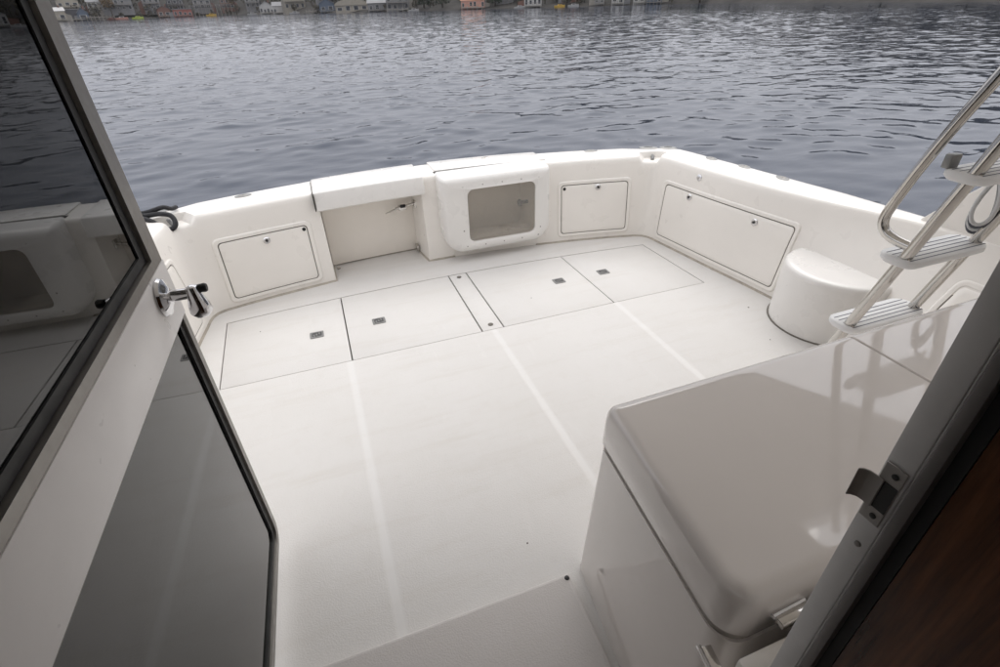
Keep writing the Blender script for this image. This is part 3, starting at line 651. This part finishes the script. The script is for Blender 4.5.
wall_hatch(transom_at, 2.005, 2.60, 0.085, 0.515, 'square hatch panel right of the bait tank', [(0.03, 0.185)], (-0.275, 0.19))
sp_ = wall_hatch(side_at, 2.44, 3.635, 0.075, 0.515, 'long hatch panel on the right side wall', [(0.345, 0.185), (-0.29, 0.17)])
MB().lathe([(0,0),(.026,0),(.026,.004),(.016,.010),(0,.010)], (0,0,0), 18).build('washdown_socket', 'chrome', hull, xf=sp_(0.31, 0.355, 0.0))
wall_hatch(lambda t, z: side_at(t, z, -1), 2.44, 3.58, 0.075, 0.515, 'long hatch panel on the left side wall behind the open door', [(0.335, 0.185), (-0.3, 0.17)])
wall_hatch(side_at, 0.72, 1.44, 0.22, 0.52, 'hatch panel on the side wall behind the ladder', [(0.0, 0.10)])

# ------------------------------------------------------------------ bait tank on the transom
tank = thing('bait_tank', 'white moulded bait tank with dark window on the transom', 'bait tank', (1.38, 3.95, 0.1))
tcx, tcz, tw, th = 1.378, 0.411, 0.965, 0.652
def tring(ins, y, tilt=0.0):
    return [(x, y + tilt*(z-0.1), z) for x, z in rrect(tw-2*ins, th-2*ins, (max(.17-ins,.02), max(.17-ins,.02), max(.035-ins,.012), max(.035-ins,.012)), 8, tcx, tcz)]
def wring(g, y): return [(x, y, z) for x, z in rrect(0.605+2*g, 0.452+2*g, .055+g, 8, 1.405, 0.405)]
MB().rings([tring(0, 4.156), tring(0, 3.965, .03), tring(.004, 3.945, .03), tring(.014, 3.918, .03), tring(.032, 3.901, .03), tring(.055, 3.8945, .03), tring(.08, 3.893, .03), wring(.005, 3.900), wring(0, 3.904), wring(0, 3.935)], False).build('tank_body', 'gel_top', tank, smooth=50)
MB().add([(x, 3.918, z) for x, z in rrect(.61,.457,.055,8,1.405,.405)]+[(x, 3.926, z) for x, z in rrect(.61,.457,.055,8,1.405,.405)], [tuple(range(36)), tuple(range(71,35,-1))]+[(i,(i+1)%36,36+(i+1)%36,36+i) for i in range(36)]).build('tank_window', 'acrylic', tank, smooth=0)
li = MB(); f0, f1 = wring(.012, 3.93), [(x, 4.33, z) for x, z in rrect(.70, .53, .05, 8, 1.39, .385)]
li.rings([f0, wring(.03, 3.95), f1], False); li.add(f1, [tuple(range(len(f1)))]); li.build('tank_liner', 'liner', tank)
MB().tube([(1.735, 4.15, .375), (1.66, 4.14, .375)], .016, 10).build('water_inlet', 'rubber', tank)
MB().lathe([(0,-.012),(.03,-.012),(.034,0),(.03,.012),(0,.012)], (1.655, 4.14, .375), 16, 'x').build('inlet_nozzle', 'rubber', tank)
for (x, z) in ((1.07,.655),(1.24,.66),(1.41,.66),(1.58,.66),(1.74,.655),(1.755,.52),(1.755,.36),(1.755,.22),(1.735,.15),(1.58,.145),(1.41,.145),(1.24,.145),(1.075,.15),(1.055,.29),(1.055,.5)):
    MB().lathe([(0,0),(.007,0),(.005,-.003),(0,-.003)], (x, 3.8955+.03*(z-.1), z), 10, 'y').build('screw', 'alu', tank)
arc_box(MB(), TL-.004, TR+.004, 4.0612, 4.20, -.02, 0.17, 6, .012).build('tank_plinth', 'gel', tank, smooth=0)
lid = arc_box(MB(), 0.915, 1.90, 4.205, 4.50, 0.70, 0.737, 8).build('tank_lid', 'gel_top', tank, bevel=0.008)
disc('lid_latch', 1.43, 4.40, 0.737, .035, .022, 0, 'steel', lid)
MB().box(0.90, 1.905, 4.157, 4.21, 0.69, 0.7265).build('lid_seam', 'gap', tank, smooth=0)

# ------------------------------------------------------------------ rounded corner seat
seat = thing('corner_seat', 'rounded white moulded seat against the right side wall', 'seat', (3.09, 2.02, 0))
pr_ = [(0.0, 0.0), (.342, 0.0), (.341, .1), (.336, .375), (.333, .395), (.325, .407), (.313, .414), (.29, .417), (.25, .418), (0.0, .420)]
MB().lathe(pr_, (3.055, 2.03, 0.0), 72).build('seat_body', 'gel_top', seat, smooth=45)
MB().lathe([(.338,0.0005),(.352,0.0005),(.352,.003),(.346,.006),(.338,.006)], (3.055, 2.03, 0.0), 72).build('base_gasket', 'seam', seat)

# ------------------------------------------------------------------ storage cabinets beside the door
def rpoly(pts, radii, n=7):
    out = []; N = len(pts)
    for i, p in enumerate(pts):
        p = Vector(p); a = (Vector(pts[i-1])-p).normalized(); b = (Vector(pts[(i+1)%N])-p).normalized(); r = radii[i]
        if r <= 0: out.append((p.x, p.y)); continue
        ang = a.angle(b); t = r/math.tan(ang/2); c = p + (a+b).normalized()*(r/math.sin(ang/2)); s, e = p+a*t, p+b*t
        a0 = math.atan2(s.y-c.y, s.x-c.x); a1 = math.atan2(e.y-c.y, e.x-c.x); dd = (a1-a0+PI) % (2*PI)-PI
        for k in range(n+1): q = a0+dd*k/n; out.append((c.x+r*math.cos(q), c.y+r*math.sin(q)))
    return out
def inset(pts, c, d):
    n = len(pts); out = []
    for i in range(n):
        a, p, b = Vector(pts[i-1]), Vector(pts[i]), Vector(pts[(i+1)%n])
        e = (b-a); m_ = Vector((-e.y, e.x)); m_ = m_.normalized() if m_.length > 0 else m_
        if m_.dot(Vector(c)-p) < 0: m_ = -m_
        q = p + m_*d; out.append((q.x, q.y))
    return out
def inpoly(pts, d, wt=None):     # inset a convex polygon edge by edge
    n = len(pts); c = sum((Vector(p) for p in pts), Vector((0,0)))/n; L = []
    for i in range(n):
        p, q = Vector(pts[i]), Vector(pts[(i+1)%n]); e = (q-p).normalized(); m_ = Vector((-e.y, e.x))
        if m_.dot(c-p) < 0: m_ = -m_
        L.append((p+m_*d*(wt[i] if wt else 1), e))
    out = []
    for i in range(n):
        (p, e), (q, f) = L[i-1], L[i]; k = e.x*f.y-e.y*f.x; t = ((q-p).x*f.y-(q-p).y*f.x)/k; r = p+e*t; out.append((r.x, r.y))
    return out
def cabinet(label, poly, radii, base_poly, base_r, zt, cen, wt):
    r = thing('storage_cabinet', label, 'cabinet', (cen[0], cen[1], 0), 'glossy white cabinets beside the door')
    def tp(d): return rpoly(inpoly(poly, d, wt), [max(k-d, .004) for k in radii], 8)
    bp = rpoly(base_poly, base_r, 8); bt = [(p[0]+(q[0]-p[0])*.94, p[1]+(q[1]-p[1])*.94) for p, q in zip(bp, tp(.008))]
    MB().rings([[(x,y,0.0) for x,y in bp], [(x,y,.03) for x,y in [(p[0]+(q[0]-p[0])*.12, p[1]+(q[1]-p[1])*.12) for p,q in zip(bp,bt)]], [(x,y,zt-.172) for x,y in bt]]).build('cabinet_body', 'gel_gloss', r)
    MB().rings([[(x,y,zt-.173) for x,y in tp(.010)], [(x,y,zt-.145) for x,y in tp(.010)]]).build('lid_seal', 'lidseam', r)
    prof = [(.02, zt-.146), (.004, zt-.146), (0.0, zt-.138), (.003, zt-.05), (.006, zt-.028), (.013, zt-.012), (.024, zt-.0035), (.036, zt-.0004), (.046, zt), (.056, zt), (.10, zt)]
    MB().rings([[(x,y,z) for x,y in tp(d)] for d, z in prof]).build('cabinet_lid', 'gel_gloss', r, smooth=60)
    return r
cab = cabinet('large glossy white storage cabinet beside the door threshold', [(.655,.985), (.596,.340), (1.630,.345), (1.630,.995)], [.045,.07,.006,.006],
        [(.652,1.035), (.565,.27), (1.634,.27), (1.634,1.045)], [.04,.05,.01,.01], .885, (1.12,.64), [1,1,.06,1])
cab2 = cabinet('white storage cabinet under the ladder, beyond the large cabinet', [(1.638,.995), (1.638,.345), (2.50,.345), (2.50,1.010)], [.006,.006,.012,.045],
        [(1.638,1.045), (1.638,.27), (2.52,.27), (2.52,1.055)], [.01,.01,.01,.04], .885, (2.10,.64), [.06,1,1,1])
ledge = MB().box(.575, 2.8, .262, .300, 0.0, .80)
struct(ledge.build('bulkhead_ledge', 'gel', bevel=0.01), 'cream moulding between cabinets and cabin bulkhead')
for (x, y, z, rz) in ((.555,.318,.735,1.4), (.745,.325,.800,0.05)):
    X = Matrix.Translation((x, y, z)) @ Matrix.Rotation(rz, 4, 'Z')
    ho = MB().box(-.042, .042, -.012, .012, -.008, .010).build('lid_hinge', 'steel', cab, bevel=0.003, xf=X)
    MB().tube([(-.045,.014,.006),(.045,.014,.006)], .006, 8).build('hinge_pin', 'chrome', ho, xf=X)

# ------------------------------------------------------------------ door threshold step
stp = thing('door_step', 'grey non-skid threshold step at the cabin door', 'step', (0.05, .8, 0))
MB().prism([(-.52,.985),(-.52,.10),(.555,.10),(.588,.985)], .001, .034).build('step_rim', 'step', stp, bevel=0.008, seg=3)
MB().prism([(-.50,.975),(-.50,.12),(.542,.12),(.575,.975)], .030, .0355).build('step_tread', 'step', stp, bevel=0.002, seg=1)
MB().lathe([(0,0),(.010,0),(.008,.004),(0,.005)], (.572,.968,.0355), 12).build('step_screw', 'rubber', stp)

# ------------------------------------------------------------------ open glass door
P0 = Vector((-.482, 1.555, 0)); ang = rad(-1.5)
DX = Matrix.Translation(P0) @ Matrix.Rotation(PI/2 + 0, 4, 'Z')
dd = Vector((math.sin(ang), -math.cos(ang), 0)); nn = Vector((-dd.y, dd.x, 0))      # along the door towards its hinge; normal towards the cockpit centre
DX = Matrix((dd, Vector((0,0,1)), nn)).transposed().to_4x4(); DX = Matrix.Translation(P0) @ DX   # local x along door, y up, z = face normal
door = thing('cabin_door', 'tinted glass cabin door with white middle rail, swung open', 'door', (P0.x-.02, .9, .1))
DW, DT, DB, DTOP = 1.29, .018, .085, 2.10
def dr(x0, x1, y0, y1, r, z, n=6): return [(x, y, z) for x, y in rrect(x1-x0, y1-y0, r, n, (x0+x1)/2, (y0+y1)/2)]
def ringframe(o, i, z0, z1, name, mat, ro, ri, parent=door, ch=.004):
    return MB().rings([dr(*o, ro, z0), dr(*o, ro, z1-ch), dr(o[0]+ch, o[1]-ch, o[2]+ch, o[3]-ch, tuple(max(k-ch,.001) for k in ro) if isinstance(ro, tuple) else max(ro-ch,.001), z1), dr(*i, ri, z1), dr(*i, ri, z0)] , False).add([], []).build(name, mat, parent, xf=DX)
RL, RU = 1.150, 1.318       # white middle rail
ringframe((0, DW, DB, RL+.02), (.034, DW-.06, DB+.034, RL-.004), -DT, DT, 'lower_frame', 'alu', (.075,.02,.004,.004), (.05,.02,.003,.003))
ringframe((.034, DW-.06, DB+.034, RL-.002), (.062, DW-.08, DB+.058, RL-.003), -DT*.8, DT*.55, 'lower_gasket', 'rubber', (.05,.02,.003,.003), (.035,.02,.003,.003))
ringframe((0, DW, RU, DTOP), (.078, DW-.08, RU+.03, DTOP-.08), -DT, DT, 'upper_frame', 'alu', .006, .004)
ringframe((.078, DW-.08, RU+.03, DTOP-.08), (.118, DW-.12, RU+.058, DTOP-.12), -DT*.8, DT*.4, 'upper_gasket', 'rubber', .004, .003)
MB().box(-.001, DW+.001, RL-.001, RU+.003, -DT-.002, DT+.002).build('middle_rail', 'doorwhite', door, bevel=0.002, xf=DX)
MB().add(dr(.06, DW-.078, DB+.056, RL+.002, .033, .003)+dr(.06, DW-.078, DB+.056, RL+.002, .033, -.003), [tuple(range(28)), tuple(range(55,27,-1))]+[(i,(i+1)%28,28+(i+1)%28,28+i) for i in range(28)]).build('lower_pane', 'tint2', door, smooth=0, xf=DX)
MB().add(dr(.116, DW-.118, RU+.056, DTOP-.118, .003, .003)+dr(.116, DW-.118, RU+.056, DTOP-.118, .003, -.003), [tuple(range(28)), tuple(range(55,27,-1))]+[(i,(i+1)%28,28+(i+1)%28,28+i) for i in range(28)]).build('upper_pane', 'tint', door, smooth=0, xf=DX)
# chrome handle on the rail
HXc, HYc = .126, 1.262
HM = DX @ Matrix.Translation((HXc, HYc, DT+.002)) @ Matrix.Scale(0.92, 4)
hd = MB().lathe([(0,0),(.054,0),(.057,.005),(.053,.013),(.034,.020),(.024,.026),(0,.026)], (0,0,0), 32).build('door_handle', 'chrome', door, xf=HM)
MB().tube([(0,0,.015),(0,0,.085)], .0165, 16).build('handle_spindle', 'chrome', hd, xf=HM)
MB().tube([(-.002,.024,.082),(-.002,.018,.083),(0,.002,.084),(.002,-.018,.086),(.004,-.040,.088),(.005,-.060,.089),(.005,-.074,.089),(.005,-.080,.089)], [.004,.017,.021,.023,.030,.031,.021,.004], 18).build('handle_lever', 'chrome', hd, xf=HM)
MB().lathe([(0,0),(.012,0),(.014,.018),(.011,.024),(0,.024)], (-.002,.010,.100), 14).build('handle_cap', 'rubber', hd, xf=HM)

# ------------------------------------------------------------------ cabin bulkhead, jamb, interior, flybridge overhang
cabin = thing('cabin', 'boat cabin bulkhead with overhanging flybridge deck above the doorway', 'cabin', (CX, .2, 0))
JX = .59
bk = MB(); bk.box(JX+.02, 3.45, .205, .250, 0, 2.2); bk.build('bulkhead', 'gel', cabin, smooth=0)
MB().box(-1.62, -.56, .205, .250, 0, 2.2).build('bulkhead', 'gel', cabin, smooth=0)
MB().box(-.56, JX+.02, .207, .248, 2.12, 2.2).build('door_header', 'gel', cabin, smooth=0)
fd = MB()
fd.prism([(-1.75,-3.0), (1.98,-3.0), (1.98,2.30), (-.72,2.30), (-1.45,1.25), (-1.75,.5)], 2.20, 2.34)
fd.prism([(2.66,-3.0), (3.6,-3.0), (3.6,.5), (3.28,1.25), (2.66,2.22)], 2.20, 2.34)
fd.prism([(1.98,-3.0), (2.66,-3.0), (2.66,.66), (1.98,.66)], 2.20, 2.34)
fd.prism([(1.98,1.05), (2.66,1.05), (2.66,2.22), (2.60,2.30), (1.98,2.30)], 2.20, 2.34)
fd.build('flybridge_deck', 'gel', cabin, smooth=0)
MB().box(-1.62, 3.45, -2.6, .204, .0, .02).build('saloon_floor', 'dark_in', cabin, smooth=0)
MB().box(-1.62, -1.58, -2.6, .204, .02, 1.15).build('saloon_wall', 'dark_in', cabin, smooth=0)
MB().box(-1.62, -1.58, -2.6, .204, 2.02, 2.19).build('saloon_wall', 'dark_in', cabin, smooth=0)
MB().box(-1.62+.015, -1.58-.015, -2.6, .204, 1.152, 2.018).build('added_saloon_window', 'acrylic', cabin, smooth=0)  # unseen side window, added to let daylight into the saloon
MB().box(3.41, 3.45, -2.6, .204, .02, 1.15).build('saloon_wall', 'dark_in', cabin, smooth=0)
MB().box(3.41, 3.45, -2.6, .204, 2.02, 2.19).build('saloon_wall', 'dark_in', cabin, smooth=0)
MB().box(3.41+.015, 3.45-.015, -2.6, .204, 1.152, 2.018).build('added_saloon_window', 'acrylic', cabin, smooth=0)  # opposite unseen window, also added to brighten the jamb and wood panel
MB().box(-1.62, 3.45, -2.65, -2.6, .02, 2.19).build('saloon_wall', 'dark_in', cabin, smooth=0)
# raised cabin wing on the right gunwale
wing = [(1.90, ZT-.02), (1.80, .83), (1.58, 1.08), (1.2, 1.42), (.7, 1.9), (.4, 2.19), (.0, 2.19), (.0, .3), (1.6, .5)]
MB().add([(3.335+.03*(z-.7), y, z) for y, z in wing]+[(3.425, y, z) for y, z in wing], [tuple(range(9)), tuple(range(17,8,-1))]+[(i,(i+1)%9,9+(i+1)%9,9+i) for i in range(9)]).build('side_wing', 'gel', cabin, bevel=0.008)
jamb = thing('door_jamb', 'grey metal door jamb with strike plate on the right', 'door frame', (JX, .22, 0))
MB().box(JX, JX+.05, .2185, .2515, 0, 2.12).build('jamb_face', 'alu_dark', jamb, bevel=0.002)
MB().box(JX+.004, JX+.05, .2150, .2183, 0, 2.12).build('jamb_groove', 'rubber', jamb, smooth=0)
MB().tube([(JX+.0025,.2168,0),(JX+.0025,.2168,2.12)], .0014, 6).build('jamb_bead', 'alu_dark', jamb)
MB().box(JX-.001, JX+.05, .2005, .2148, 0, 2.12).build('jamb_trim', 'alu_trim', jamb, bevel=0.0015)
MB().box(JX+.012, JX+.05, .184, .2003, 0, 2.12).build('jamb_gasket', 'rubber', jamb, smooth=0)
MB().box(-.56, -.512, .19, .252, 0, 2.12).build('hinge_jamb', 'alu_dark', jamb, bevel=0.002)
sp = MB(); zc = 1.362
pl_ = MB().box(JX-.0035, JX-.0008, .2215, .2485, zc-.050, zc+.050).build('strike_plate', 'strike', jamb, bevel=0.0008, seg=1)
MB().box(JX-.0045, JX-.0036, .2225, .2395, zc-.024, zc+.022).build('strike_hole', 'rubber', pl_, smooth=0)
lipm = MB(); lp = [( .2395,-.0045), (.2500,-.0045), (.2580,-.0060), (.2640,-.0105), (.2665,-.0165), (.2650,-.0180), (.2620,-.0125), (.2570,-.0080), (.2500,-.0068), (.2395,-.0065)]
lipm.rings([[(JX+b, a, zc-.026) for a, b in lp], [(JX+b, a, zc+.024) for a, b in lp]]).build('strike_lip', 'strike', pl_, bevel=0.0008, seg=1)
for zz in (-.037, .037): MB().lathe([(0,-.0005),(.0042,-.0005),(.0042,-.0016),(.002,-.0022),(0,-.0022)], (JX-.0033, .232, zc+zz), 12, 'x').build('strike_screw', 'rubber', pl_)
MB().lathe([(0,-.0002),(.0045,-.0002),(.004,-.003),(0,-.004)], (JX-.0002, .2315, zc-.098), 12, 'x').build('jamb_bumper', 'alu', jamb)
pan = MB().box(JX+.014, JX+.05, -1.4, .1835, .02, 2.19).build('wood_panel', 'wood', smooth=0)
tag(pan, 'dark mahogany panel inside the cabin beside the door jamb', 'panel')
trim = MB().box(JX+.002, JX+.0135, .06, .10, .02, 2.19)

# ------------------------------------------------------------------ ladder to the flybridge
lad = thing('boarding_ladder', 'stainless steel ladder with white treads rising on the right', 'ladder', (2.3, 1.4, 0))
XL, XR, TR_ = 2.10, 2.50, .0225
def ly(z): return 1.452 - .282*z + .004*z*z
for x in (XL, XR):
    MB().tube([(x, ly(z), z) for z in [k*.1 for k in range(0, 22)]], TR_, 14).build('stringer', 'steel', lad)
    MB().lathe([(0,0),(.035,0),(.035,.004),(.02,.012),(0,.012)], (x, ly(0), 0), 18).build('foot_plate', 'steel', lad)
hr = spline([(XL, .93, 2.18), (XL, 1.06, 1.86), (XL, 1.137, 1.66), (XL, 1.193, 1.517), (XL, 1.254, 1.34), (XL, 1.293, 1.20), (XL, 1.306, 1.125), (XL, 1.285, 1.083), (XL, 1.235, 1.064), (XL, ly(1.06)+.005, 1.058)], 6)
MB().tube(hr, .0195, 14).build('handrail', 'steel', lad)
def tread(z):
    yc = ly(z)+.022; x0, x1 = XL-.038, XR+.038; W_ = x1-x0; D_ = .152
    tr = MB(); out = rrect(W_, D_, (.055,.068,.068,.055), 6, (x0+x1)/2, yc)
    sh = inset(out, ((x0+x1)/2, yc), .006)
    tr.rings([[(x,y,z-.034) for x,y in inset(out, ((x0+x1)/2, yc), .012)], [(x,y,z-.022) for x,y in out], [(x,y,z-.006) for x,y in out], [(x,y,z) for x,y in sh]])
    to = tr.build('tread', 'tread', lad, smooth=50)
    for k in range(5):
        yy = yc-.052+.024*k
        MB().box(x0+.022, x1-.022, yy-.0022, yy+.0022, z-.001, z+.0006).build('tread_groove', 'groove', to, smooth=0)
    for (sx, s2) in ((x0+.026, -1), (x1-.026, 1)):
        MB().lathe([(0,0),(.006,0),(.005,.002),(0,.003)], (sx, yc-.045, z+.0002), 10).build('tread_bolt', 'steel', to)
for z in (.275, .645, 1.012, 1.365, 1.72): tread(z)
MB().box(XL-.022, XL+.028, ly(1.365)+.075, ly(1.365)+.105, 1.362, 1.412).build('step_light', 'plate', lad, bevel=0.006)
coil = thing('hose_coil', 'white hose and grey cable coiled beside the ladder', 'hose', (2.46, 1.2, 1.0))
for k in range(4):
    cyy, cz = 1.165+.010*k, 1.185-.012*k; pts = [(2.44+.02*k+.012*math.sin(a*2), cyy+.058*math.cos(a)*.6, cz+(.088+.006*k)*math.sin(a)) for a in [2*PI*j/28 for j in range(29)]]
    MB().tube(pts, .0075, 8).build('hose_loop' if k % 2 == 0 else 'cable_loop', 'hose' if k % 2 == 0 else 'cable', coil)
MB().tube(spline([(2.46,1.165,1.28),(2.47,1.16,1.31),(2.5,1.15,1.325),(2.5,1.14,1.30)]), .009, 8).build('hanger_hook', 'steel', coil)

# ------------------------------------------------------------------ mooring line on the left quarter
rp = thing('mooring_rope', 'black mooring rope looped through the left corner fitting', 'rope', (-1.07, 3.97, ZT))
R0 = [(-1.36,3.93,ZT+.02),(-1.25,3.95,ZT+.035),(-1.16,3.93,ZT+.03),(-1.08,3.915,ZT+.035),(-1.01,3.90,ZT+.02),(-.985,3.86,ZT-.02),(-1.005,3.835,ZT-.05),(-1.05,3.83,ZT-.045),(-1.10,3.86,ZT-.01),(-1.17,3.90,ZT+.02),(-1.26,3.92,ZT+.02),(-1.40,3.86,ZT-.05)]
MB().tube(spline(R0, 7), .0165, 9).build('rope_loop', 'rope', rp)
MB().tube(spline([(-1.30,4.02,ZT+.02),(-1.18,4.00,ZT+.03),(-1.10,3.95,ZT+.055),(-1.05,3.97,ZT+.06),(-1.02,4.02,ZT+.03),(-1.0,4.08,ZT+.02)], 7), .015, 9).build('rope_tail', 'rope', rp)

# ------------------------------------------------------------------ damp air over the lake
hz = MB().box(-700, 700, -500, 760, WL-3.0, 62.0)
hm = bpy.data.materials.new('lake_haze'); hm.use_nodes = True; ht = hm.node_tree; ht.nodes.clear()
ho_ = ht.nodes.new('ShaderNodeOutputMaterial'); pv = ht.nodes.new('ShaderNodeVolumePrincipled')
pv.inputs['Color'].default_value = (0.86, 0.87, 0.90, 1); pv.inputs['Density'].default_value = 0.00012; pv.inputs['Anisotropy'].default_value = 0.2
ht.links.new(pv.outputs[0], ho_.inputs['Volume'])
haze = hz.build('haze', hm, smooth=0); haze['kind'] = 'stuff'; haze['label'] = 'thin grey haze over the lake'
